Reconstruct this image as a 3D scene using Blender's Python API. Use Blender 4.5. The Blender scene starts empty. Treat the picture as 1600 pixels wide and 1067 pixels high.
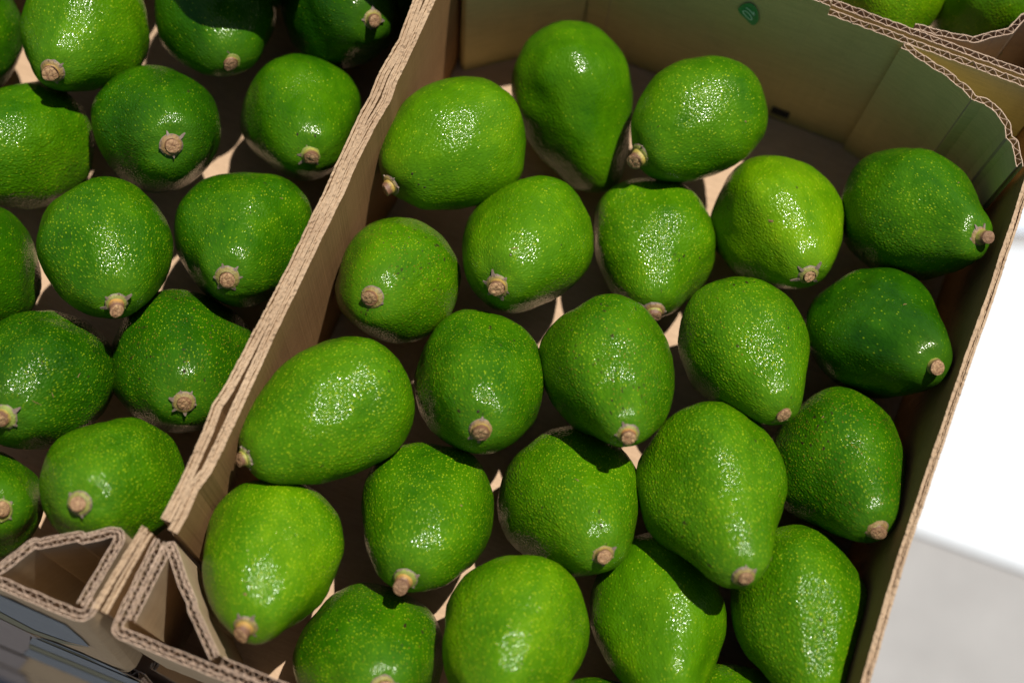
import bpy, bmesh, math, random
from mathutils import Vector, Matrix, noise
random.seed(7)
S = bpy.context.scene
COL = S.collection

# ---------------------------------------------------------------- camera, sky, sun, exposure
cam_d = bpy.data.cameras.new("camera"); cam = bpy.data.objects.new("camera", cam_d); COL.objects.link(cam)
rx = Vector((0.92687507, 0.37287197, 0.04323311)); dn = Vector((0.36655295, -0.87426426, -0.31827807)); fw = Vector((-0.0808798, 0.31085123, -0.94701107))
rot = Matrix((rx, -dn, -fw)).transposed()
cam.matrix_world = Matrix.Translation((0, 0, 1.76)) @ rot.to_4x4()
cam_d.sensor_width = 36; cam_d.lens = 51.75; cam_d.clip_start = .05; cam_d.clip_end = 200
cam_d.dof.use_dof = True; cam_d.dof.focus_distance = 0.865; cam_d.dof.aperture_fstop = 3.1
S.camera = cam
SUN = Vector((0.17, 0.29, 1.0)).normalized()
W = bpy.data.worlds.new("World"); S.world = W; W.use_nodes = True
nt = W.node_tree; bg = nt.nodes["Background"]
sky = nt.nodes.new("ShaderNodeTexSky"); sky.sky_type = 'NISHITA'; sky.sun_disc = False; sky.dust_density = 1.2; sky.ozone_density = .3
sky.sun_elevation = math.asin(SUN.z); sky.sun_rotation = math.atan2(SUN.x, SUN.y)
nt.links.new(sky.outputs[0], bg.inputs[0]); bg.inputs[1].default_value = 0.05
sd = bpy.data.lights.new("sun", 'SUN'); sd.energy = 5.0; sd.angle = math.radians(.55); sd.color = (1, .97, .92)
so = bpy.data.objects.new("sun", sd); COL.objects.link(so); so.rotation_euler = SUN.to_track_quat('Z', 'Y').to_euler()
S.view_settings.view_transform = 'Standard'; S.view_settings.look = 'None'; S.view_settings.gamma = 1; S.view_settings.exposure = 0.26

K = .78                      # metres per unit of the layout below; the rim of the crates is at z = RZ
RZ = .98
def L(x, y, z=0): return (x*K, y*K, RZ+z*K)
HW = .179                    # crate height in layout units

# ---------------------------------------------------------------- materials
def mat(name):
    m = bpy.data.materials.new(name); m.use_nodes = True
    return m, m.node_tree, m.node_tree.nodes["Principled BSDF"]
def nd(t, k, **kw):
    n = t.nodes.new(k)
    for a, b in kw.items(): setattr(n, a, b)
    return n
def ramp(t, src, stops, interp='LINEAR'):
    r = nd(t, "ShaderNodeValToRGB"); r.color_ramp.interpolation = interp
    e = r.color_ramp.elements
    while len(e) < len(stops): e.new(.5)
    for i, (p, c) in enumerate(stops):
        e[i].position = p; e[i].color = (c, c, c, 1) if not isinstance(c, tuple) else (*c, 1)
    t.links.new(src, r.inputs[0]); return r.outputs[0]
def mth(t, op, a, b=None, clamp=False):
    n = nd(t, "ShaderNodeMath", operation=op); n.use_clamp = clamp
    for i, v in enumerate((a, b)):
        if v is None: continue
        if isinstance(v, (int, float)): n.inputs[i].default_value = v
        else: t.links.new(v, n.inputs[i])
    return n.outputs[0]
def mixc(t, f, a, b, blend='MIX'):
    n = nd(t, "ShaderNodeMix", data_type='RGBA', blend_type=blend)
    for i, v in ((0, f), (6, a), (7, b)):
        if isinstance(v, (int, float)): n.inputs[i].default_value = v
        elif isinstance(v, tuple): n.inputs[i].default_value = (*v, 1)
        else: t.links.new(v, n.inputs[i])
    return n.outputs[2]
def noise_n(t, vec, scale, detail=3, rough=.5, dist=0):
    n = nd(t, "ShaderNodeTexNoise"); n.inputs['Scale'].default_value = scale; n.inputs['Detail'].default_value = detail
    n.inputs['Roughness'].default_value = rough; n.inputs['Distortion'].default_value = dist
    t.links.new(vec, n.inputs['Vector']); return n.outputs[0]
def mapping(t, vec, scale, loc=(0, 0, 0)):
    n = nd(t, "ShaderNodeMapping"); n.inputs['Scale'].default_value = scale; n.inputs['Location'].default_value = loc
    t.links.new(vec, n.inputs[0]); return n.outputs[0]
def bump(t, h, dist, strength=1, prev=None):
    n = nd(t, "ShaderNodeBump"); n.inputs['Distance'].default_value = dist; n.inputs['Strength'].default_value = strength
    t.links.new(h, n.inputs['Height'])
    if prev: t.links.new(prev, n.inputs['Normal'])
    return n.outputs[0]

def skin_material():
    m, t, b = mat("avocado_skin")
    at = nd(t, "ShaderNodeAttribute", attribute_name="skin_co").outputs['Vector']
    tip = nd(t, "ShaderNodeAttribute", attribute_name="tip").outputs['Fac']
    def oa(n): return nd(t, "ShaderNodeAttribute", attribute_type='OBJECT', attribute_name=n).outputs['Fac']
    tone, dots, brown, rough, seed = oa('tone'), oa('dots'), oa('brown'), oa('pebble'), oa('seed')
    off = nd(t, "ShaderNodeCombineXYZ"); t.links.new(seed, off.inputs[0]); t.links.new(mth(t, 'MULTIPLY', seed, 1.7), off.inputs[1])
    v = nd(t, "ShaderNodeVectorMath", operation='ADD'); t.links.new(at, v.inputs[0]); t.links.new(off.outputs[0], v.inputs[1]); co = v.outputs[0]
    # warped coordinates so that the dots do not sit on a lattice
    big = noise_n(t, co, 32, 3, .55); mid = noise_n(t, co, 130, 3, .6); fine = noise_n(t, co, 800, 2, .5)
    v1 = nd(t, "ShaderNodeTexVoronoi", feature='F1'); v1.inputs['Scale'].default_value = 590; v1.inputs['Randomness'].default_value = .95
    t.links.new(co, v1.inputs['Vector'])
    sep = nd(t, "ShaderNodeSeparateColor"); t.links.new(v1.outputs['Color'], sep.inputs[0])
    size = mth(t, 'ADD', mth(t, 'MULTIPLY', sep.outputs[1], .24), .20)
    dm = mth(t, 'MULTIPLY', mth(t, 'SUBTRACT', size, v1.outputs['Distance']), 7., True)
    thr = mth(t, 'ADD', mth(t, 'MULTIPLY', dots, 1.35), mth(t, 'MULTIPLY', mth(t, 'SUBTRACT', big, .5), 1.1))
    keep = mth(t, 'MULTIPLY', mth(t, 'SUBTRACT', thr, mth(t, 'MULTIPLY', sep.outputs[0], .95)), 6, True)
    dm = mth(t, 'MULTIPLY', dm, keep)
    dm = mth(t, 'MULTIPLY', dm, mth(t, 'SUBTRACT', 1.0, mth(t, 'MULTIPLY', tip, .6)))
    # body colour
    tn = mth(t, 'ADD', tone, mth(t, 'ADD', mth(t, 'MULTIPLY', mth(t, 'SUBTRACT', big, .5), .75), mth(t, 'MULTIPLY', mth(t, 'SUBTRACT', mid, .5), .35)), True)
    base = ramp(t, tn, [(0, (.006, .038, .0007)), (.35, (.021, .088, .0007)), (.7, (.056, .155, .0008)), (1, (.118, .235, .0010))])
    base = mixc(t, mth(t, 'MULTIPLY', tip, .4), base, (.060, .15, .008))
    lime = mixc(t, tone, (.16, .25, .004), (.32, .40, .010))
    base = mixc(t, mth(t, 'MULTIPLY', dm, mth(t, 'ADD', .28, mth(t, 'MULTIPLY', sep.outputs[1], .42))), base, lime)
    v3 = nd(t, "ShaderNodeTexVoronoi", feature='F1'); v3.inputs['Scale'].default_value = 270
    t.links.new(co, v3.inputs['Vector']); s3 = nd(t, "ShaderNodeSeparateColor"); t.links.new(v3.outputs['Color'], s3.inputs[0])
    d3 = mth(t, 'MULTIPLY', mth(t, 'SUBTRACT', mth(t, 'ADD', .10, mth(t, 'MULTIPLY', s3.outputs[1], .12)), v3.outputs['Distance']), 10., True)
    d3 = mth(t, 'MULTIPLY', d3, mth(t, 'MULTIPLY', mth(t, 'SUBTRACT', mth(t, 'MULTIPLY', dots, .75), s3.outputs[0]), 5, True))
    base = mixc(t, mth(t, 'MULTIPLY', d3, .5), base, lime)
    # rust coloured dots: some of the same cells
    rc = mth(t, 'MULTIPLY', mth(t, 'MULTIPLY', mth(t, 'SUBTRACT', mth(t, 'MULTIPLY', brown, .38), sep.outputs[2]), 8, True), dm)
    base = mixc(t, mth(t, 'MULTIPLY', rc, .8), base, (.10, .055, .008))
    # black freckles in clusters
    v2 = nd(t, "ShaderNodeTexVoronoi", feature='F1'); v2.inputs['Scale'].default_value = 210; v2.inputs['Randomness'].default_value = 1
    wv = nd(t, "ShaderNodeVectorMath", operation='ADD'); t.links.new(co, wv.inputs[0])
    ws = nd(t, "ShaderNodeVectorMath", operation='SCALE'); ws.inputs['Scale'].default_value = .004
    wn = nd(t, "ShaderNodeTexNoise"); wn.inputs['Scale'].default_value = 260; t.links.new(co, wn.inputs['Vector'])
    t.links.new(wn.outputs['Color'], ws.inputs[0]); t.links.new(ws.outputs[0], wv.inputs[1]); t.links.new(wv.outputs[0], v2.inputs['Vector'])
    s2 = nd(t, "ShaderNodeSeparateColor"); t.links.new(v2.outputs['Color'], s2.inputs[0])
    clus = mth(t, 'MULTIPLY', mth(t, 'SUBTRACT', noise_n(t, mapping(t, co, (1, 1, 1), (3, 1, 2)), 38, 1), .47), 5, True)
    fr = mth(t, 'MULTIPLY', mth(t, 'SUBTRACT', mth(t, 'ADD', .15, mth(t, 'MULTIPLY', s2.outputs[1], .16)), v2.outputs['Distance']), 14, True)
    fk = mth(t, 'MULTIPLY', mth(t, 'MULTIPLY', fr, mth(t, 'MULTIPLY', mth(t, 'SUBTRACT', mth(t, 'ADD', .06, mth(t, 'MULTIPLY', brown, .8)), s2.outputs[0]), 10, True)), clus)
    base = mixc(t, fk, base, (.022, .014, .006))
    # corky scuffs, rare
    sc = mth(t, 'MULTIPLY', mth(t, 'SUBTRACT', noise_n(t, mapping(t, co, (1, 1, 1), (7, 3, 5)), 60, 6, .75, 1.2), .735), 14, True)
    base = mixc(t, mth(t, 'MULTIPLY', sc, .6), base, (.12, .09, .035))
    t.links.new(base, b.inputs['Base Color'])
    rg = mth(t, 'ADD', mth(t, 'MULTIPLY', big, .22), mth(t, 'ADD', .17, mth(t, 'MULTIPLY', mid, .14))); rg = mth(t, 'ADD', rg, mth(t, 'MULTIPLY', mth(t, 'ADD', fk, sc), .3))
    t.links.new(rg, b.inputs['Roughness'])
    b.inputs['Specular IOR Level'].default_value = .2
    b.inputs['IOR'].default_value = 1.42; b.inputs['Specular Tint'].default_value = (.62, .66, .22, 1); b.inputs['Coat IOR'].default_value = 1.42; b.inputs['Coat Weight'].default_value = .40; b.inputs['Coat Roughness'].default_value = .125
    ph = mth(t, 'MULTIPLY', mth(t, 'SUBTRACT', 1, mth(t, 'POWER', v1.outputs['Distance'], 1.5)), mth(t, 'ADD', .25, rough))
    h = mth(t, 'ADD', mth(t, 'MULTIPLY', ph, .00070), mth(t, 'MULTIPLY', dm, .00010))
    h = mth(t, 'ADD', h, mth(t, 'MULTIPLY', mid, .0009)); h = mth(t, 'ADD', h, mth(t, 'MULTIPLY', fine, .00012))
    h = mth(t, 'MULTIPLY', h, mth(t, 'SUBTRACT', 1.0, mth(t, 'MULTIPLY', tip, .55)))
    n1 = bump(t, h, 1.0, .58)
    t.links.new(n1, b.inputs['Normal']); t.links.new(n1, b.inputs['Coat Normal'])
    return m

def card_material(name, c1, c2, fib=(900, 60, 60), line=None):
    m, t, b = mat(name)
    co = nd(t, "ShaderNodeNewGeometry").outputs['Position']
    a = noise_n(t, co, 14, 6, .7, .4); f = noise_n(t, mapping(t, co, fib), 1, 3, .6); g = noise_n(t, co, 1500, 2)
    spots = noise_n(t, mapping(t, co, (1, 1, 1), (2, 3, 4)), 240, 3, .7)
    c = mixc(t, ramp(t, a, [(.3, 0.), (.7, 1.)]), c1, c2)
    c = mixc(t, ramp(t, f, [(.35, 0.), (.75, .4)]), c, tuple(x*.62 for x in c1))
    c = mixc(t, ramp(t, g, [(.5, 0.), (.85, .5)]), c, tuple(min(1, x*1.25) for x in c2))
    c = mixc(t, ramp(t, spots, [(.66, 0.), (.76, .45)]), c, tuple(x*.45 for x in c1))
    t.links.new(c, b.inputs['Base Color']); b.inputs['Roughness'].default_value = .82; b.inputs['Specular IOR Level'].default_value = .25
    h = mth(t, 'ADD', mth(t, 'MULTIPLY', f, .0003), mth(t, 'MULTIPLY', g, .0001))
    if line:
        wv = nd(t, "ShaderNodeTexWave", wave_type='BANDS', bands_direction=line); wv.inputs['Scale'].default_value = 42; wv.inputs['Distortion'].default_value = .6
        t.links.new(co, wv.inputs['Vector']); h = mth(t, 'ADD', h, mth(t, 'MULTIPLY', wv.outputs[1], .00010))
    t.links.new(bump(t, h, 1.0, .8), b.inputs['Normal'])
    return m
def plain(name, c, r=.7, nz=0, scale=60, spec=.4):
    m, t, b = mat(name)
    co = nd(t, "ShaderNodeNewGeometry").outputs['Position']
    n = noise_n(t, co, scale, 5, .65)
    t.links.new(mixc(t, ramp(t, n, [(.3, 0.), (.7, 1.)]), tuple(x*(1-nz) for x in c), tuple(min(1, x*(1+nz)) for x in c)), b.inputs['Base Color'])
    b.inputs['Roughness'].default_value = r; b.inputs['Specular IOR Level'].default_value = spec
    t.links.new(bump(t, n, .002, .2), b.inputs['Normal'])
    return m

SKIN = skin_material()
CARD = card_material("cardboard_face", (.42, .295, .165), (.49, .35, .20), (60, 60, 700), 'X')
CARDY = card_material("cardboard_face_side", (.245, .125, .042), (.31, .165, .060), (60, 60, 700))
EDGE = card_material("cardboard_cut_edge", (.40, .275, .195), (.52, .385, .28), (900, 900, 200))
EDGEL = card_material("cardboard_cut_edge_long", (.28, .18, .105), (.46, .33, .205), (900, 330, 300))
CARD_BOUNCE = card_material("cardboard_back_bounce", (.52, .43, .18), (.60, .50, .22), (60, 60, 700), 'X')  # lighter olive: green bounce light from the fruit put into the colour
FLUTE = card_material("cardboard_flute", (.34, .225, .15), (.46, .33, .23), (300, 300, 300))
FLOORM = card_material("cardboard_floor", (.42, .275, .165), (.50, .34, .215), (80, 700, 60), 'Y')

def stem_mats():
    m, t, b = mat("stem_bark")
    co = nd(t, "ShaderNodeTexCoord").outputs['Object']
    tipa = nd(t, "ShaderNodeAttribute", attribute_name="tip").outputs['Fac']
    hue = nd(t, "ShaderNodeAttribute", attribute_type='OBJECT', attribute_name='hue').outputs['Fac']
    n = noise_n(t, co, 500, 4, .7)
    g = mixc(t, hue, (.30, .30, .045), (.42, .20, .045))
    c = mixc(t, ramp(t, mth(t, 'ADD', tipa, mth(t, 'MULTIPLY', mth(t, 'SUBTRACT', n, .5), .6)), [(.45, 0.), (.75, 1.)]), g, (.15, .07, .035))
    t.links.new(c, b.inputs['Base Color']); b.inputs['Roughness'].default_value = .55
    t.links.new(bump(t, n, .0006, .8), b.inputs['Normal'])
    m2, t, b = mat("stem_cut")
    co = nd(t, "ShaderNodeTexCoord").outputs['Object']
    n = noise_n(t, co, 420, 5, .75, .5)
    v = nd(t, "ShaderNodeTexVoronoi", feature='DISTANCE_TO_EDGE'); v.inputs['Scale'].default_value = 300; t.links.new(co, v.inputs['Vector'])
    c = mixc(t, ramp(t, n, [(.35, 0.), (.65, 1.)]), (.20, .09, .035), (.48, .30, .14))
    c = mixc(t, ramp(t, v.outputs['Distance'], [(0, .7), (.10, 0.)]), c, (.11, .045, .02))
    hue = nd(t, "ShaderNodeAttribute", attribute_type='OBJECT', attribute_name='hue').outputs['Fac']
    c = mixc(t, ramp(t, hue, [(.45, 0.), (.95, .75)]), c, mixc(t, n, (.10, .045, .022), (.22, .12, .06)))
    t.links.new(c, b.inputs['Base Color']); b.inputs['Roughness'].default_value = .7
    t.links.new(bump(t, mth(t, 'ADD', n, mth(t, 'MULTIPLY', v.outputs['Distance'], .8)), .0009, .9), b.inputs['Normal'])
    m3, t, b = mat("calyx_husk")
    co = nd(t, "ShaderNodeTexCoord").outputs['Object']
    tipa = nd(t, "ShaderNodeAttribute", attribute_name="tip").outputs['Fac']
    hue = nd(t, "ShaderNodeAttribute", attribute_type='OBJECT', attribute_name='hue').outputs['Fac']
    n = noise_n(t, co, 420, 4, .7)
    inner = mixc(t, hue, (.20, .24, .035), (.24, .13, .05))
    f = mth(t, 'ADD', tipa, mth(t, 'MULTIPLY', mth(t, 'SUBTRACT', n, .5), 1.1))
    c = mixc(t, ramp(t, f, [(.25, 0.), (.6, 1.)]), inner, (.17, .12, .09))
    c = mixc(t, ramp(t, n, [(.5, 0.), (.75, .7)]), c, (.08, .045, .03))
    t.links.new(c, b.inputs['Base Color']); b.inputs['Roughness'].default_value = .6
    t.links.new(bump(t, n, .0008, .8), b.inputs['Normal'])
    return m, m2, m3
BARK, CUT, HUSK = stem_mats()

# ---------------------------------------------------------------- helpers
def link(name, me, m, parent=None, loc=None):
    o = bpy.data.objects.new(name, me); COL.objects.link(o)
    for mm in (m if isinstance(m, (list, tuple)) else [m]): me.materials.append(mm)
    if parent: o.parent = parent
    if loc: o.location = loc
    return o
def thing(name, label, cat, loc, group=None):
    o = bpy.data.objects.new(name, None); COL.objects.link(o); o.location = loc; o.empty_display_size = .02
    o['label'] = label; o['category'] = cat
    if group: o['group'] = group
    return o
def mesh(name, vs, fs, mi=None, smooth=False):
    me = bpy.data.meshes.new(name); me.from_pydata(vs, [], fs); me.update()
    if mi: me.polygons.foreach_set('material_index', mi)
    if smooth: me.polygons.foreach_set('use_smooth', [True]*len(fs))
    return me
def resample(path, step):
    pts = [Vector(p) for p in path]; out = []; sl = 0; acc = [0]
    for a, b_ in zip(pts, pts[1:]): acc.append(acc[-1]+(b_-a).length)
    n = max(1, int(acc[-1]/step)); j = 0
    for i in range(n+1):
        s = acc[-1]*i/n
        while j < len(pts)-2 and acc[j+1] < s: j += 1
        q = (s-acc[j])/max(1e-9, acc[j+1]-acc[j]); out.append((pts[j].lerp(pts[j+1], q), s))
    return out
def offsets(samples):
    n = len(samples); nr = []
    for i in range(n):
        a = samples[max(0, i-1)][0]; b_ = samples[min(n-1, i+1)][0]; d = (b_-a); d = Vector((d.x, d.y)).normalized(); nr.append(Vector((-d.y, d.x, 0)))
    return nr
def strip(V, F, MI, samples, nrm, off, th, ztop, zbot, mtop, mside, shift=None):
    """a standing sheet of thickness th, centred on the path moved sideways by off(i)"""
    base = len(V); n = len(samples)
    for i, (p, s) in enumerate(samples):
        o = off(i, s) if callable(off) else off
        zt = ztop(i, s) if callable(ztop) else ztop
        k = nrm[i]; sh = shift(zt) if shift else Vector((0, 0, 0)); shb = shift(zbot) if shift else sh
        a = p+k*(o-th/2); b_ = p+k*(o+th/2)
        V += [(a.x+sh.x, a.y+sh.y, zt), (b_.x+sh.x, b_.y+sh.y, zt), (a.x+shb.x, a.y+shb.y, zbot), (b_.x+shb.x, b_.y+shb.y, zbot)]
    for i in range(n-1):
        a = base+4*i; c = a+4
        F += [(a, c, c+1, a+1), (a, a+2, c+2, c), (a+1, c+1, c+3, a+3)]; MI += [mtop, mside, mside]
    e = base+4*(n-1)
    F += [(base, base+1, base+3, base+2), (e, e+2, e+3, e+1)]; MI += [mtop, mtop]
def board(name, path, parent, th=.0045, rows=1, split=.60, wl=.0072, z1=None, ztop=None, seed=0, face=CARD, shift=None, ends=True):
    """corrugated board standing on edge: liners with wavy flutes between them; path in layout units (XY)"""
    rnd = random.Random(seed)
    path = [(x*K, y*K, 0) for x, y in path]
    z1 = RZ-HW*K if z1 is None else z1
    sm = resample(path, wl/9); nr = offsets(sm)
    zt0 = ztop or (lambda s: RZ)
    V, F, MI = [], [], []; fr_ = [0, 1] if rows == 1 else [0, split, 1]
    lt = .00046
    jit = lambda k, amp: (lambda i, s: zt0(s)+amp*(noise.noise(Vector((s*260, k*7.3, seed)))+.6*noise.noise(Vector((s*900, k*3.1, seed)))))
    wob = lambda k, o, amp=.00028: (lambda i, s: o+amp*noise.noise(Vector((s*120, k*5.7, seed+4))))
    for k in range(rows+1):
        o = -th/2+lt/2+(th-lt)*fr_[k]
        strip(V, F, MI, sm, nr, wob(k, o, .0004), lt, jit(k, .0008), z1, 1, 0, shift)
    ph = rnd.random()*6
    for k in range(rows):
        mid = -th/2+lt/2+(th-lt)*(fr_[k]+fr_[k+1])/2; amp = (th-lt)*(fr_[k+1]-fr_[k])/2-lt*.45; w = wl*(1 if k == 0 else .8)
        def off(i, s, mid=mid, amp=amp, w=w, k=k):
            s2 = s+.0028*noise.noise(Vector((s*70, k, seed)))
            return mid+amp*math.sin(6.2832*s2/w+ph+k)*(1+.45*noise.noise(Vector((s*230, k+9, seed))))
        strip(V, F, MI, sm, nr, off, .00042, jit(k+5, .0012), z1+.001, 2, 2, shift)
    me = mesh(name, V, F, MI); return link(name, me, (face, EDGE, FLUTE), parent)
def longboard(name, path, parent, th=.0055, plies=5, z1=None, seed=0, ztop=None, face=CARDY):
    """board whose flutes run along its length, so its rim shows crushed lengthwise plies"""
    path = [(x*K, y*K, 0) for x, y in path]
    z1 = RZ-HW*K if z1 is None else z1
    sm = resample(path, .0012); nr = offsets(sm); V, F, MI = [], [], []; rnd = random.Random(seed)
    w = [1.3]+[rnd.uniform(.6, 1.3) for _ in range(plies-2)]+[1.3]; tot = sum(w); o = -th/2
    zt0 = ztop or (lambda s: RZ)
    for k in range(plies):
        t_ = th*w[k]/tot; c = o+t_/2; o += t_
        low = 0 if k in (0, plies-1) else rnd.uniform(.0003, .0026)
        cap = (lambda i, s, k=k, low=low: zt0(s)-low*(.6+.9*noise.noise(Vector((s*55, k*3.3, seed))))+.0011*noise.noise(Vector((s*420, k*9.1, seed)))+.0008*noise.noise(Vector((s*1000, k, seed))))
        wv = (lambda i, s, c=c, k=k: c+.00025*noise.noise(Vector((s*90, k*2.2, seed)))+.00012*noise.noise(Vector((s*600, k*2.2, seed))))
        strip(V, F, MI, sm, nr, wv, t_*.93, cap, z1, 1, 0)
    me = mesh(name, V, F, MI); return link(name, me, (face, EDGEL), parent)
def slab(name, x0, x1, y0, y1, z0, z1, m, parent=None, lay=True, bev=.0):
    bm = bmesh.new(); bmesh.ops.create_cube(bm, size=1)
    if lay: x0, x1, y0, y1 = x0*K, x1*K, y0*K, y1*K; z0, z1 = RZ+z0*K, RZ+z1*K
    for v in bm.verts: v.co = ((x0+x1)/2+v.co.x*(x1-x0), (y0+y1)/2+v.co.y*(y1-y0), (z0+z1)/2+v.co.z*(z1-z0))
    if bev: bmesh.ops.bevel(bm, geom=bm.edges[:], offset=bev, segments=3, affect='EDGES')
    me = bpy.data.meshes.new(name); bm.to_mesh(me); bm.free(); return link(name, me, m, parent)

# ---------------------------------------------------------------- ground and white boards
def structure(o): o['kind'] = 'structure'; return o
GR = plain("concrete", (.285, .275, .262), .85, .07, 14)
structure(slab("ground", -60, 60, -60, 60, -.2, 0, GR, lay=False))
WHITE = plain("white_board", (.41, .43, .445), .5, .01, 8)
def sheet(name, poly, z0, z1, m, label, cat):
    bm = bmesh.new(); lo = [bm.verts.new((x, y, z1)) for x, y in poly]; f = bm.faces.new(lo)
    r = bmesh.ops.extrude_face_region(bm, geom=[f]); [setattr(v.co, 'z', z0) for v in r['geom'] if isinstance(v, bmesh.types.BMVert)]
    bmesh.ops.recalc_face_normals(bm, faces=bm.faces[:]); bmesh.ops.bevel(bm, geom=bm.edges[:], offset=.001, segments=2, affect='EDGES')
    me = bpy.data.meshes.new(name); bm.to_mesh(me); bm.free(); o = link(name, me, m); o['label'] = label; o['category'] = cat; return o
sheet("white_board", [(.30, .535), (.80, .553), (.80, 1.10), (.385, .945), (.20, .885), (.20, .53)], .001, .006, WHITE, "large white board lying on the pale concrete, right of the middle crate", "board")
sheet("white_board", [(.20, .905), (.385, .965), (.80, 1.12), (.80, 1.5), (.2, 1.5)], .001, .005, plain("white_board_blue", (.42, .47, .53), .5, .02, 8), "bluish white board at the right edge of the photo, just beyond the larger white one", "board")

# ---------------------------------------------------------------- crates
def crate(label): return thing("cardboard_crate", label, "crate", (0, 0, 0), None)
def place(c, x, y):                        # put the Empty at the base of the crate, parts keep their world place
    z = RZ-HW*K
    c.location = (x*K, y*K, z)
    for ch in c.children: ch.matrix_parent_inverse = Matrix.Translation((-x*K, -y*K, -z))

# middle crate
mc = crate("open cardboard crate in the middle with a green 10 mark on its back wall")
RL = [(-.2478, .1124), (-.2470, .125), (-.2480, .1448), (-.2450, .160), (-.2449, .177), (-.2451, .20), (-.2462, .2485), (-.2468, .2667), (-.2468, .3267), (-.2466, .3891), (-.2478, .4162), (-.2472, .4471), (-.2452, .4701), (-.2470, .4853), (-.2474, .53), (-.2480, .5647), (-.249, .63), (-.250, .690)]
def torn(seed, a=.0008): return lambda s: RZ+a*noise.noise(Vector((s*30, seed, 1)))
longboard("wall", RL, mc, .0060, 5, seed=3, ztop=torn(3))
board("wall", [(-.2535, .104), (-.2535, .0425), (-.2525, .0392), (-.249, .038), (-.10, .040), (.236, .040)], mc, .0058, 2, .38, .0068, seed=11)
board("wall_lining", [(-.180, .0465), (-.10, .0470), (.222, .0470)], mc, .0046, 1, .5, .0060, seed=12)
board("corner_panel", [(-.2472, .048), (-.2470, .075), (-.2463, .099), (-.2448, .1035), (-.2425, .1010), (-.2255, .0830), (-.2150, .0745), (-.2120, .0700), (-.1850, .0470)], mc, .0054, 2, .65, .0056, seed=13)
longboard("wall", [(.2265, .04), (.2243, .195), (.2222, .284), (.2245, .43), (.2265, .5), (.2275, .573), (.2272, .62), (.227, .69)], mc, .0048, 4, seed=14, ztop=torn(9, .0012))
step = lambda s: RZ+(.0085 if s < (.0415+.250)*K else 0)+.0006*noise.noise(Vector((s*20, 2, 2)))
board("wall", [(-.250, .6775), (.0400, .6775), (.0432, .6775), (.223, .6775)], mc, .0044, 1, .5, .0072, seed=15, ztop=step, face=CARD_BOUNCE)
board("corner_panel", [(.1050, .6725), (.140, .6635), (.1600, .6570), (.1700, .6500), (.1790, .6515), (.1905, .6465), (.2010, .6380), (.2040, .6290), (.2100, .6260), (.2185, .6080)], mc, .0042, 1, .5, .0072, seed=16, face=CARD_BOUNCE,
      ztop=lambda s: RZ-.0006+(.0012*noise.noise(Vector((s*110, 8, 3)))))
board("corner_panel", [(-.2385, .6500), (-.2390, .6130), (-.2365, .6115), (-.2000, .6400), (-.1860, .6500), (-.1520, .6735)], mc, .0042, 1, .5, .0072, seed=17, face=CARD_BOUNCE)
slab("crate_floor", -.2465, .2252, .045, .674, -HW-.005, -HW, FLOORM, mc)
GREEN = plain("green_print", (.008, .26, .07), .5, .1, 200); INK = plain("pale_print", (.45, .75, .6), .6, .05, 200)
yb = .6775*K-.0022-.0006
tear = [(-0.0204, 0.9529), (-0.0179, 0.9598), (-0.0149, 0.9636), (-0.0117, 0.9638), (-0.0083, 0.96), (-0.0059, 0.9536), (-0.005, 0.9477), (-0.0058, 0.9433), (-0.0076, 0.9413), (-0.0097, 0.9422), (-0.0138, 0.9461), (-0.0176, 0.9486)]
def smooth_loop(p, n=3):
    for _ in range(n): p = [q for i in range(len(p)) for q in ((p[i-1][0]*.25+p[i][0]*.75, p[i-1][1]*.25+p[i][1]*.75), (p[i][0]*.75+p[(i+1) % len(p)][0]*.25, p[i][1]*.75+p[(i+1) % len(p)][1]*.25))]
    return p
tear = smooth_loop(tear)
sticker = link("printed_mark", mesh("printed_mark", [(x, yb-.0004, z) for x, z in tear], [tuple(range(len(tear)))]), GREEN, mc); sticker['label'] = "green teardrop mark with a sideways pale 10"
def stroke(name, pts, w, closed=False):
    V, F = [], []; n = len(pts)
    for i in range(n):
        a = Vector(pts[i-1] if (i or closed) else pts[0]); c = Vector(pts[(i+1) % n] if (i < n-1 or closed) else pts[-1]); d = (c-a).normalized(); k = Vector((-d.y, d.x))*w/2
        p = Vector(pts[i]); V += [(p.x+k.x, yb-.0008, p.y+k.y), (p.x-k.x, yb-.0008, p.y-k.y)]
    for i in range(n if closed else n-1): a = 2*i; c = 2*((i+1) % n); F.append((a, c, c+1, a+1))
    o = link(name, mesh(name, V, F), INK, sticker); return o
stroke("numeral_one", [(-0.0153, 0.9582), (-0.0128, 0.957), (-0.0108, 0.9552), (-0.0086, 0.9524)], .0010)
stroke("numeral_one", [(-.0088, .9526), (-.0093, .9547), (-.0099, .9566)], .0010)
stroke("numeral_zero", smooth_loop([(-0.0163, 0.9535), (-0.0151, 0.9544), (-0.0130, 0.9536), (-0.0110, 0.9516), (-0.0093, 0.9489), (-0.0095, 0.9472), (-0.0107, 0.9472), (-0.0130, 0.9489), (-0.0150, 0.9508), (-0.0161, 0.952)], 2), .0009, True)
slab("tab_slot_shade", .0253/K, .0382/K, .6775-.0036, .6775-.0031, -.1715, -.1600, plain("slot_shade_paint", (.02, .02, .02), .8), mc)  # dark plate on the wall, painted shade in place of an open slot
place(mc, 0, .36)

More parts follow.
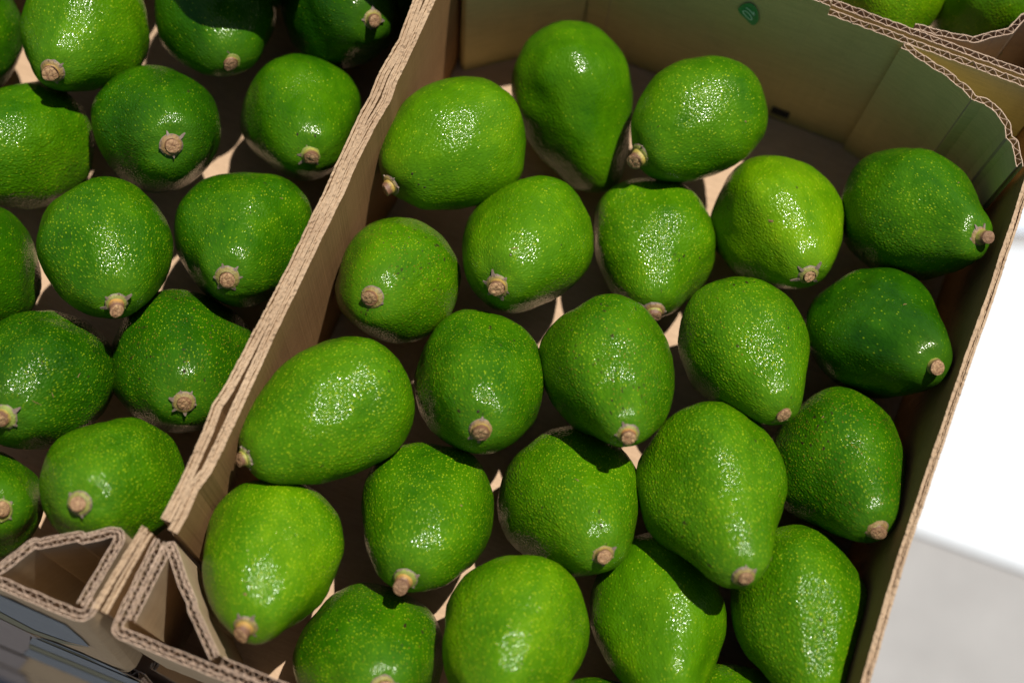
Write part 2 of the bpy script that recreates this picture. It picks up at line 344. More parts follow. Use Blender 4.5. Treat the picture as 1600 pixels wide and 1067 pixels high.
# left crate
lc = crate("open cardboard crate on the left, full of darker avocados, blue print on its front")
LL = [(-.2555, .1176), (-.2550, .1519), (-.2562, .1858), (-.2583, .2035), (-.2565, .2156), (-.2552, .2422), (-.2552, .2565), (-.2533, .3168), (-.2538, .3826), (-.2552, .4487), (-.2546, .4707), (-.2558, .4904), (-.2534, .5217), (-.2568, .5578), (-.2575, .63), (-.2580, .690)]
longboard("wall", LL, lc, .0060, 5, seed=21, ztop=torn(6))
longboard("wall_lining", [(-.2655, .046), (-.2640, .075), (-.2618, .106)], lc, .0036, 3, seed=23)
longboard("wall_lining", [(-.2725, .046), (-.2700, .075), (-.2665, .108)], lc, .0036, 3, seed=22)
lean = lambda z: Vector((0, -.088*(RZ-z), 0))
board("wall", [(-.2745, .052), (-.2750, .0425), (-.2775, .0385), (-.283, .0375), (-.760, .0375)], lc, .0060, 2, .62, .0066, seed=24, shift=lean)
board("corner_panel", [(-.360, .0425), (-.3430, .0450), (-.3300, .0705), (-.3270, .0705), (-.3040, .0860), (-.3015, .0845), (-.2860, .0965), (-.2810, .0975), (-.2785, .0940), (-.2800, .0700), (-.2820, .0445)], lc, .0054, 2, .62, .0056, seed=25)
longboard("wall", [(-.760, .0375), (-.760, .690)], lc, .0060, 5, seed=26)
board("wall", [(-.756, .6775), (-.260, .6775)], lc, .0044, 1, .5, .0072, seed=27)
slab("crate_floor", -.757, -.2590, .047, .674, -HW-.005, -HW, FLOORM, lc)
def on_front(name, poly, m, parent, lift):
    V = []
    for x, z in poly: V.append((x, .0375*K-.0033-.088*(RZ-z)-lift, z))
    o = link(name, mesh(name, V, [tuple(range(len(V)))]), m, parent); return o
def streaky(name, c, c2):
    m, t, b = mat(name); co = nd(t, "ShaderNodeNewGeometry").outputs['Position']
    n = noise_n(t, mapping(t, co, (60, 60, 900)), 1, 4, .7)
    t.links.new(mixc(t, ramp(t, n, [(.35, 0.), (.7, 1.)]), c, c2), b.inputs['Base Color']); b.inputs['Roughness'].default_value = .6; return m
BLUE = streaky("blue_print", (.07, .095, .125), (.15, .19, .225)); OLIVE = streaky("olive_print", (.07, .075, .02), (.12, .115, .035)); GREY = plain("grey_print", (.23, .185, .17), .7, .08, 90)
on_front("printed_band", [(-.40, .971), (-.2679, .9627), (-.2299, .9547), (-.2262, .925), (-.226, .9041), (-.2424, .8873), (-.2669, .8760), (-.2868, .8948), (-.3100, .908), (-.40, .915)], BLUE, lc, .0005)
on_front("printed_band", [(-.40, .915), (-.3100, .908), (-.2868, .8948), (-.2669, .8760), (-.2424, .8873), (-.226, .9041), (-.2507, .870), (-.2773, .856), (-.2946, .8662), (-.40, .880)], OLIVE, lc, .0009)
on_front("printed_panel", [(-.60, .880), (-.400, .880), (-.2946, .8662), (-.2783, .8560), (-.2700, .8500), (-.2760, .8415), (-.60, .8415)], GREY, lc, .0013)
on_front("printed_stripe", [(-.2690, .8500), (-.2550, .8545), (-.2406, .8562), (-.2181, .8516), (-.2130, .8415), (-.2740, .8415)], BLUE, lc, .0005)
on_front("printed_stripe", [(-.2715, .8466), (-.2406, .8500), (-.2300, .8455), (-.2706, .8438)], OLIVE, lc, .0009)
place(lc, -.51, .36)

# crate behind
bc = crate("open cardboard crate at the top right holding two lime avocados, behind the middle one")
board("wall", [(-.250, .6865), (.0400, .6865), (.0432, .6865), (.223, .6870)], bc, .0044, 1, .5, .0072, seed=31, ztop=lambda s: RZ+(.0085 if s < (.0415+.250)*K else 0))
board("corner_panel", [(.1090, .6925), (.1330, .6950), (.1550, .6990), (.1700, .7110), (.1800, .7190), (.1860, .7350), (.2010, .7420), (.2180, .7560)], bc, .0042, 1, .5, .0072, seed=32,
      ztop=lambda s: RZ-.0004+(.0012*noise.noise(Vector((s*110, 4, 3)))))
longboard("wall", [(.227, .692), (.227, 1.33)], bc, .0050, 4, seed=33)
longboard("wall", [(-.250, .692), (-.250, 1.33)], bc, .0050, 4, seed=34)
board("wall", [(-.246, 1.326), (.223, 1.326)], bc, .0044, 1, .5, .0072, seed=35)
slab("crate_floor", -.2465, .2235, .691, 1.322, -HW-.005, -HW, FLOORM, bc)
place(bc, 0, 1.0)

# crates that carry the upper ones, and the low table below them
def lower(label, x0, x1, y0, y1, top, seed, pl=0.):
    c = crate(label)
    z1 = RZ+(top-HW)*K; zt = lambda s: RZ+top*K
    sh = (lambda z: Vector((0, -pl*(RZ+top*K-z), 0))) if pl else None
    board("wall", [(x0+.004, y0), (x1-.004, y0)], c, .0046, 1, .5, .0062, z1=z1, ztop=zt, seed=seed, shift=sh)
    board("wall", [(x0+.004, y1), (x1-.004, y1)], c, .0046, 1, .5, .0072, z1=z1, ztop=zt, seed=seed+1)
    longboard("wall", [(x0, y0+.008), (x0, y1-.008)], c, .005, 4, z1=z1, ztop=zt, seed=seed+2)
    longboard("wall", [(x1, y0+.008), (x1, y1-.008)], c, .005, 4, z1=z1, ztop=zt, seed=seed+3)
    slab("crate_floor", x0+.004, x1-.004, y0+.008, y1-.008, top-HW-.004, top-HW, FLOORM, c)
    return c
D = [-(HW+.0065)*i for i in range(4)]
fy = lambda top: .0375+.088*top
WH = ("directly beneath", "second below", "third below")
l = [lower("cardboard crate %s the left crate, its print showing at the lower left" % WH[i], -.757, -.2600, fy(D[i+1]), .686, D[i+1], 41+i*5, .088) for i in range(3)]
def on_low(i, name, poly, m, lift):
    return link(name, mesh(name, [(x, .0375*K-.0030-.088*(RZ-z)-lift, z) for x, z in poly], [tuple(range(len(poly)))]), m, l[i])
on_low(0, "printed_panel", [(-.60, .832), (-.2815, .832), (-.300, .76), (-.32, .702), (-.60, .702)], GREY, .0006)
on_low(0, "printed_stripe", [(-.2800, .832), (-.2080, .832), (-.2080, .80), (-.293, .79)], BLUE, .0006)
on_low(0, "printed_stripe", [(-.2940, .786), (-.2080, .797), (-.2080, .77), (-.300, .762)], OLIVE, .0006)
on_low(0, "printed_stripe", [(-.3010, .758), (-.2080, .766), (-.2080, .71), (-.32, .705)], BLUE, .0006)
on_low(1, "printed_panel", [(-.60, .686), (-.32, .686), (-.36, .56), (-.60, .56)], GREY, .0006)
on_low(2, "printed_panel", [(-.60, .540), (-.36, .540), (-.38, .42), (-.60, .42)], GREY, .0006)
for i in range(3):
    lower("cardboard crate %s the middle crate, glimpsed under its near left corner" % WH[i], -.2500, .2200, .0425, .686, D[i+1], 81+i*5)
    lower("cardboard crate %s the crate behind, hidden under it" % WH[i], -.2450, .2200, .696, 1.32, D[i+1], 111+i*5)
D2 = D[3]-HW-.0065
tb = thing("display_table", "low wooden table carrying the stacked cardboard crates", "table", (-.20, .5, 0))
WOOD = plain("worn_wood", (.24, .16, .10), .7, .3, 30)
zt = RZ+(D2+.002)*K
for n, a in (("tabletop", (-.60, .168, .022, 1.035, zt-.03, zt)), ("leg", (-.58, -.53, .03, .08, 0, zt-.03)), ("leg", (.10, .15, .03, .08, 0, zt-.03)), ("leg", (-.58, -.53, .95, 1.0, 0, zt-.03)), ("leg", (.10, .15, .95, 1.0, 0, zt-.03))):
    slab(n, *a, WOOD, tb, lay=False, bev=.003).matrix_parent_inverse = Matrix.Translation((.20, -.5, 0))

# ---------------------------------------------------------------- avocados
NU, NV = 56, 60
def profile(t, n):
    s = min(1, max(0, (t-.1)/.75)); s = s*s*(3-2*s)
    return math.sqrt(max(0, 1-t**(2.25+3*n)))*(1-n*s)
def avocado(center, axis, R, k, neck, meta, sd, group, stem=True):
    tone, dots, brown, peb, label = meta
    ax = Vector(axis).normalized(); q = ax.to_track_quat('Z', 'X')
    rnd = random.Random(sd)
    Lb = k*R-.0035; tb_ = Lb/R
    V, co, tips = [], [], []
    bulge = [(rnd.uniform(0, 6.28), rnd.uniform(.008, .026)) for _ in range(3)]
    bend = rnd.uniform(-.065, .065); s_acc = 0; prev = None
    for i in range(NU+1):
        a = -math.pi/2+math.pi*(i/NU); u = math.sin(a)
        if u < 0: z = u*1.02; rr = math.sqrt(max(0, 1-abs(u)**2.15))
        else: tt = u; z = tt*tb_; rr = profile(tt, neck)
        # shallow dimple where the stem sits
        r = rr*R; zz = z*R
        if prev is not None: s_acc += math.hypot(r-prev[0], zz-prev[1])*(.9-.5*min(1, max(0, (u-.45)/.5)))
        prev = (r, zz); tp = max(0, (u-.66)/.34)
        if i in (0, NU): ring = [0]
        else: ring = range(NV)
        for j in ring:
            ph = 6.28318*j/NV
            f = 1+sum(b_*math.cos((m_+2)*ph+p0) for m_, (p0, b_) in enumerate(bulge))
            x = r*math.cos(ph)*f+bend*R*max(0, u)**2; y = r*math.sin(ph)*f
            p = Vector((x, y, zz)); d = p.normalized()
            p += d*(.0044*noise.noise(p*24+Vector((sd*3.1, 0, 0)))+.0012*noise.noise(p*62+Vector((sd, 0, 0)))+.00035*(.4+peb)*noise.noise(p*230+Vector((0, sd, 0))))
            if u > .93: p -= Vector((0, 0, 1))*.0012*((u-.93)/.07)
            V.append(p); rc = r+.0085
            co.append((rc*math.cos(ph), rc*math.sin(ph), s_acc)); tips.append(tp*tp)
    F = []
    idx = lambda i, j: 0 if i == 0 else (1+(i-1)*NV+j % NV if i < NU else 1+(NU-1)*NV)
    for j in range(NV):
        F.append((0, idx(1, j+1), idx(1, j))); F.append((idx(NU-1, j), idx(NU-1, j+1), idx(NU, 0)))
        for i in range(1, NU-1): F.append((idx(i, j), idx(i, j+1), idx(i+1, j+1), idx(i+1, j)))
    me = mesh("skin", V, F, smooth=True)
    at = me.attributes.new("skin_co", 'FLOAT_VECTOR', 'POINT'); at.data.foreach_set('vector', [c for v in co for c in v])
    at = me.attributes.new("tip", 'FLOAT', 'POINT'); at.data.foreach_set('value', tips)
    root = thing("avocado", label, "avocado", center, group); root.rotation_mode = 'QUATERNION'
    root.rotation_quaternion = q @ Matrix.Rotation(rnd.uniform(0, 6.28), 4, 'Z').to_quaternion()
    sk = link("skin", me, SKIN, root)
    for n_, v_ in (('tone', tone), ('dots', dots), ('brown', brown), ('pebble', peb), ('seed', float(sd)*.37)): sk[n_] = v_
    if not stem: return root
    # calyx: a ragged star of dry sepals that hugs the skin
    bx = bend*R; top = Lb-.0010
    def surf_z(rad):
        lo, hi = .3, 1.
        for _ in range(18):
            m_ = (lo+hi)/2
            if profile(m_, neck)*R > rad: lo = m_
            else: hi = m_
        return lo*Lb-.0005*(lo > .9)
    Vc, Fc = [], []
    ns = rnd.choice((4, 5, 6, 6)); cal = rnd.choice((0, .0012, .0026, .0034)); sr = rnd.uniform(.0050, .0062)
    for e in range(ns):
        ph = 6.283*(e+rnd.uniform(-.18, .18))/ns; ln = sr+rnd.uniform(.0006, .0030)+cal*rnd.random(); w = rnd.uniform(.16, .30)
        b0 = len(Vc); lift = rnd.uniform(.0003, .0014)
        for rad, ww, dz in ((sr*.8, w*1.25, .0009), ((sr+ln)/2*.98, w*.62, .0007), (ln, w*.16, lift)):
            for sg in (-1, 1):
                a_ = ph+sg*ww; Vc.append((rad*math.cos(a_)+bx, rad*math.sin(a_), surf_z(rad)+dz+.0002))
            for sg in (-1, 1):
                a_ = ph+sg*ww*.8; Vc.append((rad*math.cos(a_)+bx, rad*math.sin(a_), surf_z(rad)+dz-.0008))
        for q_ in range(2):
            a_ = b0+4*q_; c_ = a_+4
            Fc += [(a_, a_+1, c_+1, c_), (a_+2, c_+2, c_+3, a_+3), (a_, c_, c_+2, a_+2), (a_+1, a_+3, c_+3, c_+1)]
        Fc.append((b0+8, b0+9, b0+11, b0+10))
    # collar ring
    b0 = len(Vc); NR = 20
    for rad, dz in ((sr*1.28, .0000), (sr*1.08, .0010), (sr*.8, .0014)):
        for j in range(NR):
            ph = 6.283*j/NR; rj = rad*(1+.07*noise.noise(Vector((j*.9, sd, rad*900)))); Vc.append((rj*math.cos(ph)+bx, rj*math.sin(ph), surf_z(rad)+dz))
    for m_ in range(2):
        for j in range(NR): a_ = b0+m_*NR; Fc.append((a_+j, a_+(j+1) % NR, a_+NR+(j+1) % NR, a_+NR+j))
    cm = mesh("calyx", Vc, Fc); at = cm.attributes.new("tip", 'FLOAT', 'POINT'); at.data.foreach_set('value', [min(1, max(0, (math.hypot(v[0]-bx, v[1])/sr-1.0)/.42)) for v in Vc])
    link("calyx", cm, HUSK, root)['hue'] = rnd.random()
    # stem: short barrel, its cut end a sub-part
    ln = rnd.uniform(.0022, .0070); N2 = 22; Vs, Fs, ts = [], [], []; lean_ = Vector((rnd.uniform(-.25, .25), rnd.uniform(-.25, .25), 0))
    rings = ((0, 1.02), (.25, 1.05), (.55, 1.0), (.8, .90), (1., .88))
    for h_, f_ in rings:
        for j in range(N2):
            ph = 6.283*j/N2; rj = sr*.86*f_*(1+.07*noise.noise(Vector((math.cos(ph)*1.6, math.sin(ph)*1.6, sd+h_))))
            Vs.append(Vector((rj*math.cos(ph)+bx, rj*math.sin(ph), top-.0012+h_*ln*1.15))+lean_*h_*ln); ts.append(h_)
    for m_ in range(len(rings)-1):
        for j in range(N2): a_ = m_*N2; Fs.append((a_+j, a_+(j+1) % N2, a_+N2+(j+1) % N2, a_+N2+j))
    e0 = len(rings)*N2-N2; Vt = [Vs[e0+j].copy() for j in range(N2)]; Ft = []
    tl = (rnd.uniform(-.45, .45), rnd.uniform(-.45, .45)); cen = sum(Vt, Vector())/N2
    for q_, v_ in enumerate(Vt):
        v_.z += (v_.x-cen.x)*tl[0]+(v_.y-cen.y)*tl[1]; Vs[e0+q_].z = v_.z
    me = mesh("stem", Vs, Fs, smooth=True); at = me.attributes.new("tip", 'FLOAT', 'POINT'); at.data.foreach_set('value', ts)
    st = link("stem", me, BARK, root); st['hue'] = rnd.random()
    for rr2 in (.72, .42, .15):
        for j in range(N2):
            p = cen.lerp(Vt[j], rr2); p.z += .0006+.0007*noise.noise(Vector((p.x*700, p.y*700, sd))); Vt.append(p)
    for m_ in range(3):
        for j in range(N2): a_ = m_*N2; Ft.append((a_+j, a_+(j+1) % N2, a_+N2+(j+1) % N2, a_+N2+j))
    Ft.append(tuple(3*N2+j for j in range(N2)))
    link("cut_end", mesh("cut_end", Vt, Ft, smooth=True), CUT, st)['hue'] = rnd.random()
    return root

FRUIT = [
    ('A', (-0.1489, 0.3849, 0.9285), (-0.395, -0.88, 0.263), 0.0386, 1.682, 0.15, (0.68, 0.35, 0.05, 0.5, 'smooth lime avocado against the divider in the far left corner of the middle crate')),
    ('A', (-0.1031, 0.4597, 0.9097), (0.532, -0.707, -0.466), 0.0378, 2.1, 0.2, (0.55, 0.15, 0.0, 0.35, 'pear shaped avocado standing neck down with a streak of glare, farthest back')),
    ('A', (-0.0138, 0.461, 0.9285), (-0.506, -0.849, 0.154), 0.0377, 1.637, 0.08, (0.55, 0.55, 0.05, 0.4, 'plump avocado with sparse pale dots and scuffs, nearest the slot of the back wall')),
    ('A', (-0.0863, 0.3425, 0.9136), (-0.047, -0.78, 0.625), 0.0395, 1.718, 0.17, (0.66, 0.5, 0.1, 0.6, 'round yellowish green avocado with torn dark stem, below the neck down pear shaped one')),
    ('A', (-0.1515, 0.2902, 0.9096), (-0.022, -0.589, 0.808), 0.038, 1.722, 0.17, (0.58, 0.7, 1.0, 0.5, "round avocado with black freckles and fat pale stem, beside the divider's middle")),
    ('A', (-0.0165, 0.3845, 0.8926), (0.307, -0.872, 0.381), 0.0388, 1.764, 0.34, (0.62, 0.6, 0.15, 0.6, 'avocado with broad shining neck pointing downward, right of the round yellowish one')),
    ('A', (0.0497, 0.4201, 0.9098), (0.492, -0.707, 0.508), 0.0395, 1.693, 0.28, (0.86, 0.4, 0.15, 0.5, 'brightest lime avocado with a small brown nick, left of the dark pointed one')),
    ('A', (0.1246, 0.4479, 0.922), (0.531, -0.359, 0.768), 0.0404, 1.855, 0.34, (0.42, 0.45, 0.1, 0.5, 'dark green pointed avocado whose yellow stem touches the right wall at the far corner')),
    ('A', (0.1287, 0.3657, 0.9195), (0.506, -0.419, 0.754), 0.0383, 1.785, 0.3, (0.2, 0.25, 0.1, 0.25, 'darkest smooth avocado by the right wall, its stem nub pointing at the cardboard rim')),
    ('A', (0.0573, 0.3278, 0.9197), (0.507, -0.66, 0.554), 0.0393, 1.794, 0.34, (0.6, 0.95, 0.35, 0.7, 'avocado covered in dense yellow dots with a rusty stem, left of the darkest smooth one')),
    ('A', (-0.0132, 0.281, 0.9285), (0.32, -0.674, 0.666), 0.0398, 2.001, 0.4, (0.5, 0.8, 0.7, 0.7, 'long necked avocado with brown specks and starry stem collar, centre of the middle crate')),
    ('A', (-0.0815, 0.247, 0.9189), (0.259, -0.647, 0.717), 0.0386, 1.756, 0.17, (0.45, 0.75, 0.4, 0.8, 'round pebbly avocado with starry stem collar, just left of the long necked speckled one')),
    ('A', (-0.1449, 0.1953, 0.9394), (-0.536, -0.781, 0.32), 0.0383, 1.85, 0.2, (0.6, 0.95, 0.2, 0.7, 'long dotted avocado lying sideways against the divider with its yellow stem hidden at the left')),
    ('A', (-0.1492, 0.1051, 0.9285), (0.192, -0.756, 0.626), 0.0388, 1.737, 0.22, (0.74, 0.95, 0.05, 0.6, 'bright lime finely dotted avocado in the near left corner beside the folded corner panel')),
    ('A', (-0.0799, 0.1643, 0.9077), (0.131, -0.766, 0.629), 0.0385, 1.77, 0.24, (0.52, 0.9, 0.1, 0.6, 'avocado with a protruding orange stem barrel, just right of the bright lime corner one')),
    ('A', (-0.0053, 0.204, 0.9009), (0.428, -0.506, 0.749), 0.0417, 1.751, 0.34, (0.62, 0.85, 0.2, 0.9, 'avocado with ridged pebbly skin and tan stem, below the long necked speckled one')),
    ('A', (0.0664, 0.2395, 0.9285), (0.367, -0.703, 0.609), 0.0408, 2.154, 0.4, (0.62, 0.85, 0.25, 0.8, 'large long pear shaped avocado whose stem end hangs over the fruit by the right wall')),
    ('A', (0.1336, 0.2861, 0.912), (0.354, -0.67, 0.652), 0.0385, 2.006, 0.34, (0.36, 0.85, 0.9, 0.6, 'dark avocado with rust coloured specks and a tan stem disc close to the right wall')),
    ('A', (0.0658, 0.1655, 0.8926), (0.312, -0.746, 0.588), 0.0392, 1.995, 0.32, (0.66, 0.4, 0.0, 0.5, 'even mid green avocado at the near edge, lower left of the large pear shaped one')),
    ('A', (0.1363, 0.1981, 0.9171), (0.385, -0.821, 0.423), 0.0379, 2.099, 0.34, (0.56, 0.9, 0.15, 0.9, 'pebbly avocado at the near edge, lowest of those along the right wall')),
    ('A', (-0.0792, 0.0759, 0.8926), (0.305, -0.293, 0.906), 0.0406, 1.656, 0.17, (0.4, 0.8, 0.4, 0.6, 'dark dotted avocado at the near edge, left of the one with a long glare')),
    ('A', (-0.0058, 0.1182, 0.9285), (0.077, -0.762, 0.643), 0.0393, 1.744, 0.17, (0.72, 0.95, 0.05, 0.8, 'lime dotted avocado at the near edge with a long broken streak of white glare')),
    ('A', (0.0593, 0.0772, 0.8867), (0.274, -0.419, 0.866), 0.0385, 1.653, 0.17, (0.5, 0.6, 0.1, 0.5, 'sliver of avocado at the near edge, right of the one with a long glare')),
    ('A', (0.1346, 0.1161, 0.883), (0.268, -0.356, 0.895), 0.0389, 1.752, 0.17, (0.6, 0.8, 0.1, 0.5, 'dotted top of an avocado at the near edge, left of the lowest wall side one')),
    ('B', (-0.4804, 0.3379, 0.9087), (0.227, -0.876, 0.426), 0.0401, 1.595, 0.17, (0.34, 0.3, 0.1, 0.4, 'avocado cut off by the top left corner of the photo, in the left crate')),
    ('B', (-0.4011, 0.366, 0.9222), (0.175, -0.814, 0.554), 0.038, 1.745, 0.3, (0.57, 0.45, 0.1, 0.5, 'half shaded avocado near the top left corner with a greenish star shaped stem collar')),
    ('B', (-0.3383, 0.4172, 0.9154), (0.599, -0.718, 0.355), 0.0381, 1.726, 0.17, (0.31, 0.3, 0.1, 0.4, 'dark shaded avocado with light brown stem facing down, top of the left crate')),
    ('B', (-0.2653, 0.4506, 0.9099), (0.618, -0.37, 0.693), 0.038, 1.722, 0.17, (0.14, 0.2, 0.0, 0.3, 'very dark shaded avocado at the top of the left crate, beside the divider')),
    ('B', (-0.408, 0.2875, 0.8973), (-0.194, -0.708, 0.679), 0.0387, 1.72, 0.17, (0.5, 0.35, 0.05, 0.9, 'lumpy bright avocado cut by the left edge, under the half shaded one')),
    ('B', (-0.3327, 0.3235, 0.9119), (0.523, -0.415, 0.745), 0.0389, 1.724, 0.17, (0.26, 0.35, 0.05, 0.8, 'dark round avocado, tan stem facing the viewer, second row of the left crate')),
    ('B', (-0.258, 0.3729, 0.9002), (0.509, -0.621, 0.596), 0.038, 1.702, 0.22, (0.47, 0.3, 0.15, 0.5, 'avocado with small stem touching the divider, second row of the left crate')),
    ('B', (-0.3212, 0.2365, 0.9273), (0.564, -0.614, 0.552), 0.0382, 1.777, 0.25, (0.41, 0.7, 0.1, 0.6, 'avocado with scattered pale dots and ragged pale stem, middle of the left crate')),
    ('B', (-0.2509, 0.2798, 0.9093), (0.229, -0.666, 0.71), 0.0409, 1.741, 0.32, (0.38, 0.5, 0.15, 0.6, 'avocado with dark flaky stem beside the divider, middle of the left crate')),
    ('B', (-0.3932, 0.1949, 0.9098), (0.064, -0.671, 0.739), 0.0394, 1.651, 0.17, (0.36, 0.35, 0.05, 0.5, 'avocado mostly cut by the left edge at mid height of the left crate')),
    ('B', (-0.3214, 0.1517, 0.9082), (0.141, -0.598, 0.789), 0.0406, 1.704, 0.17, (0.22, 0.75, 0.3, 0.9, 'dark pebbly avocado with thin brown scratches, cut by the left edge')),
    ('B', (-0.2551, 0.1958, 0.8926), (0.396, -0.515, 0.76), 0.0426, 1.675, 0.24, (0.29, 0.85, 0.9, 0.5, 'dark avocado with black marks above its starry stem collar, left of the divider')),
    ('B', (-0.2488, 0.1069, 0.9247), (0.045, -0.411, 0.91), 0.0383, 1.722, 0.17, (0.53, 1.0, 0.1, 1.0, 'pebbly dotted avocado with a big brown stem, behind the corner column of the left crate')),
    ('B', (-0.3173, 0.0683, 0.9095), (0.53, -0.084, 0.844), 0.0319, 1.604, 0.17, (0.43, 0.6, 0.1, 0.5, 'avocado with orange stem cut by the left edge, near corner of the left crate')),
    ('C', (0.0629, 0.5838, 0.9393), (-0.383, -0.283, 0.879), 0.0386, 1.536, 0.15, (0.8, 0.4, 0.0, 0.5, 'lime avocado with sparkling glare behind the back wall, the left one of the crate behind')),
    ('C', (0.1323, 0.6108, 0.9332), (0.101, -0.16, 0.982), 0.0406, 1.636, 0.15, (0.7, 0.2, 0.0, 0.3, 'soft focus lime avocado behind the back wall at the top right corner of the photo')),
]
GRP = {'A': "avocados in the middle crate", 'B': "avocados in the left crate", 'C': "avocados in the crate behind"}
ROOTS = {}
for i, (g, c, a, R, k, n, meta) in enumerate(FRUIT):
    ROOTS[i] = avocado(c, a, R, k, n, meta, i+3, GRP[g], i not in (1, len(FRUIT)-2))
EXTRA = [
    ('B', (-.440, .466, 1.002), (-.4, .6, .2), .040, 1.6, .15, (.45, .4, .1, .5, "added avocado shading the far left corner, just beyond the top edge of the left crate")),  # unseen fruit added to shade the floor gap in this corner
    ('B', (-.425, .445, .915), (.2, -.8, .5), .039, 1.6, .15, (.4, .4, .1, .5, "avocado beyond the top edge of the photo, behind the half shaded one")),
    ('B', (-.335, .478, .905), (.3, -.8, .4), .038, 1.6, .15, (.3, .4, .1, .5, "avocado beyond the top edge of the photo, under the added shade casters")),
    ('B', (-.250, .492, .900), (.1, -.8, .5), .037, 1.6, .15, (.4, .4, .1, .5, "avocado beyond the top edge of the photo, beside the divider's far end")),
    ('B', (-.510, .400, .905), (.2, -.7, .6), .039, 1.6, .15, (.4, .4, .1, .5, "avocado beyond the left edge of the photo, farthest back of that column")),
    ('B', (-.500, .232, .905), (.2, -.7, .6), .039, 1.6, .15, (.5, .4, .1, .5, "avocado beyond the left edge of the photo, at mid height of the crate")),
    ('B', (-.455, .150, .905), (.2, -.7, .6), .039, 1.6, .15, (.5, .4, .1, .5, "avocado beyond the left edge of the photo, nearest to the crate front")),
    ('B', (-.312, .446, 1.008), (-.6, .5, .3), .041, 1.6, .1, (.3, .4, .1, .5, "added avocado shading the dark one, just beyond the top edge of the left crate")),  # unseen, added as a blocker to shade the fruit below it
    ('B', (-.225, .492, 1.006), (.3, .8, .3), .041, 1.6, .1, (.4, .4, .1, .5, "added avocado casting shade beside the divider, just beyond the top edge of the left crate")),  # second added blocker out of view, shades the fruit by the divider
]
for i, (g, c, a, R, k, n, meta) in enumerate(EXTRA):
    avocado(c, a, R, k, n, meta, i+90, GRP[g])

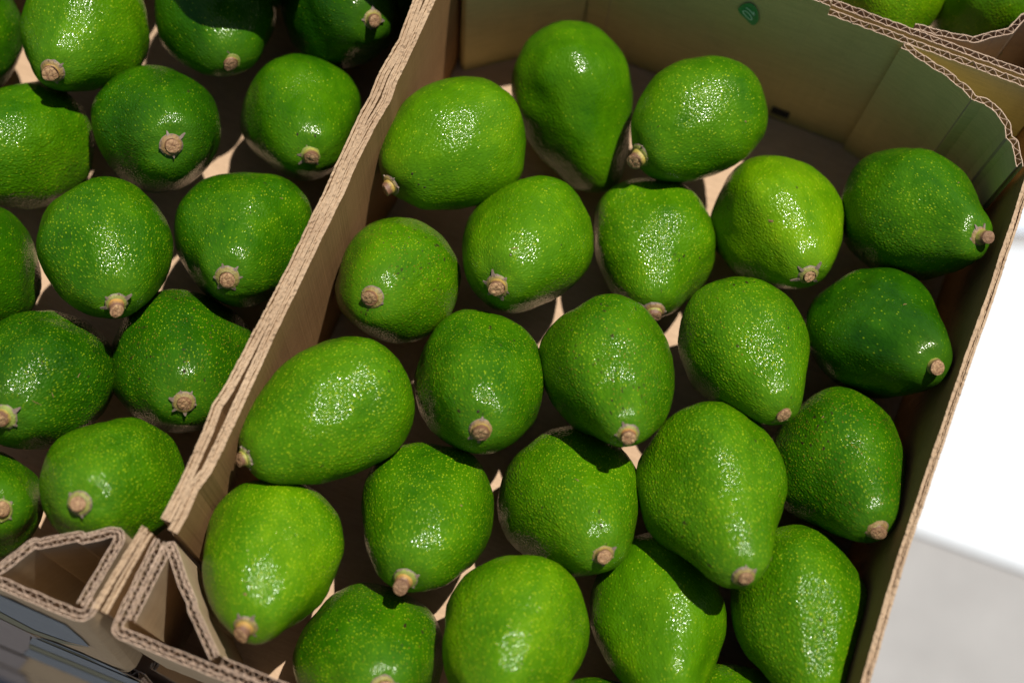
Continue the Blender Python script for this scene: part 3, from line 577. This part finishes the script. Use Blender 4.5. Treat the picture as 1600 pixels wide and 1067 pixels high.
# scars and dark spots on single fruits: thin corky patches that sit on the skin
SPOT = plain("dark_spot_skin", (.022, .014, .007), .7, .4, 900, .2); SCAR = plain("corky_scar", (.17, .105, .04), .8, .5, 900, .2)
MARKS = [
    (6, (0.0459, 0.3967, 0.9503), 4.2, 1.6, -25, 'scar'),
    (6, (0.0278, 0.4127, 0.9435), 0.9, 0.9, 0, 'dark_spot'),
    (15, (-0.005, 0.2044, 0.9497), 4.0, 0.7, -50, 'scar'),
    (15, (-0.0343, 0.1883, 0.9299), 1.2, 1.0, 0, 'dark_spot'),
    (35, (-0.2418, 0.1889, 0.9489), 2.4, 1.0, 10, 'dark_spot'),
    (35, (-0.2349, 0.1766, 0.9525), 2.4, 1.5, 80, 'dark_spot'),
    (35, (-0.2378, 0.1819, 0.9515), 1.1, 1.0, 0, 'dark_spot'),
    (35, (-0.2372, 0.2127, 0.9338), 1.4, 1.0, 0, 'dark_spot'),
    (35, (-0.2353, 0.2074, 0.9371), 1.3, 1.0, 0, 'dark_spot'),
    (35, (-0.234, 0.2111, 0.9336), 1.1, 0.9, 0, 'dark_spot'),
    (35, (-0.2398, 0.2087, 0.9377), 1.0, 0.8, 0, 'dark_spot'),
    (35, (-0.2328, 0.204, 0.9386), 1.1, 0.9, 0, 'dark_spot'),
    (35, (-0.2382, 0.1887, 0.9489), 0.9, 0.7, 0, 'dark_spot'),
    (4, (-0.1607, 0.3013, 0.9511), 1.2, 0.8, 0, 'dark_spot'),
    (4, (-0.1582, 0.3049, 0.949), 1.1, 0.8, 20, 'dark_spot'),
    (4, (-0.1499, 0.3036, 0.9507), 1.0, 0.8, 0, 'dark_spot'),
    (4, (-0.1431, 0.3026, 0.9502), 1.3, 0.8, 30, 'dark_spot'),
    (4, (-0.1491, 0.2955, 0.9562), 0.9, 0.7, 0, 'dark_spot'),
    (4, (-0.1611, 0.2915, 0.9573), 1.0, 0.7, 0, 'dark_spot'),
    (4, (-0.1385, 0.298, 0.9516), 1.0, 0.8, 0, 'dark_spot'),
    (4, (-0.1518, 0.2893, 0.96), 0.8, 0.6, 0, 'dark_spot'),
    (4, (-0.1489, 0.2699, 0.9669), 1.1, 0.9, 0, 'dark_spot'),
    (3, (-0.088, 0.3144, 0.966), 4.5, 0.7, 12, 'scar'),
    (3, (-0.065, 0.3308, 0.9549), 1.0, 0.8, 0, 'dark_spot'),
    (11, (-0.0688, 0.212, 0.9734), 2.2, 1.6, 60, 'dark_spot'),
    (10, (-0.0382, 0.2816, 0.9619), 1.2, 1.0, 0, 'dark_spot'),
    (10, (-0.0294, 0.2643, 0.969), 1.3, 0.9, 0, 'dark_spot'),
    (10, (-0.0281, 0.2661, 0.9703), 1.1, 0.9, 0, 'dark_spot'),
    (10, (-0.0072, 0.2628, 0.9796), 1.0, 1.0, 0, 'dark_spot'),
    (10, (0.0041, 0.2427, 0.986), 1.1, 1.4, 0, 'dark_spot'),
    (10, (-0.0285, 0.2792, 0.9695), 1.0, 0.8, 0, 'dark_spot'),
    (34, (-0.2964, 0.1259, 0.9608), 6.5, 0.5, -30, 'scar'),
    (34, (-0.2928, 0.1352, 0.956), 3.5, 0.5, -60, 'scar'),
    (34, (-0.2901, 0.1529, 0.9449), 4.0, 0.5, 40, 'scar'),
    (32, (-0.2318, 0.2976, 0.9435), 2.6, 0.7, 10, 'scar'),
    (32, (-0.2407, 0.2778, 0.957), 1.2, 1.0, 20, 'dark_spot'),
    (2, (0.0099, 0.4507, 0.956), 2.2, 0.9, -35, 'scar'),
    (0, (-0.1573, 0.331, 0.9547), 1.6, 1.1, 20, 'dark_spot'),
    (0, (-0.1524, 0.3317, 0.953), 1.5, 1.0, -20, 'dark_spot'),
    (0, (-0.1644, 0.3345, 0.9594), 1.8, 1.3, 60, 'dark_spot'),
    (8, (0.1347, 0.3723, 0.9645), 2.6, 0.9, 25, 'scar'),
    (30, (-0.2401, 0.3397, 0.9467), 1.4, 2.0, 0, 'dark_spot'),
    (30, (-0.2291, 0.343, 0.9464), 0.9, 2.4, 10, 'dark_spot'),
    (16, (0.1093, 0.1981, 0.9683), 3.2, 2.0, -60, 'scar'),
    (13, (-0.1452, 0.0716, 0.9792), 2.0, 1.6, 0, 'scar'),
    (7, (0.1414, 0.4555, 0.9706), 2.6, 0.6, 35, 'scar'),
    (17, (0.1148, 0.2933, 0.9465), 1.8, 1.4, 20, 'scar'),
    (14, (-0.0591, 0.1669, 0.9452), 1.6, 1.1, 0, 'scar'),
]
bpy.context.view_layer.update()
for q, (fi, p, ln, wd, ang, kind) in enumerate(MARKS):
    r = ROOTS[fi]; sk = [c for c in r.children if c.name.startswith("skin")][0]
    pl = r.matrix_world.inverted() @ Vector(p)
    ok, loc, nrm, fidx = sk.closest_point_on_mesh(pl)
    im = r.matrix_world.to_3x3().inverted() @ (rx*math.cos(math.radians(ang))-dn*math.sin(math.radians(ang)))
    u = (im-nrm*im.dot(nrm)).normalized(); v = nrm.cross(u); rnd = random.Random(q+5); V = []; N = 14
    for ringf, h in ((1., -.00004), (.55, .00022)):
        for j in range(N):
            a = 6.2832*j/N; rr = ringf*(.5+.16*noise.noise(Vector((math.cos(a)*1.3, math.sin(a)*1.3, q*1.7)))*2)
            bendy = .18*wd*math.sin(a*1.0+q) if ln > 2.5 else 0
            t_ = loc+u*(ln*.001*rr*math.cos(a))+v*((wd*rr*math.sin(a)+(.25*wd*math.sin(3.1*math.cos(a)+q) if ln > 2.5 else 0))*.001)
            ok, l2, n2, f2 = sk.closest_point_on_mesh(t_); V.append(l2+n2*h)
    F = [(j, (j+1) % N, N+(j+1) % N, N+j) for j in range(N)]+[tuple(N+j for j in range(N))]
    link(kind, mesh(kind, V, F, smooth=True), SPOT if kind == "dark_spot" else SCAR, r)
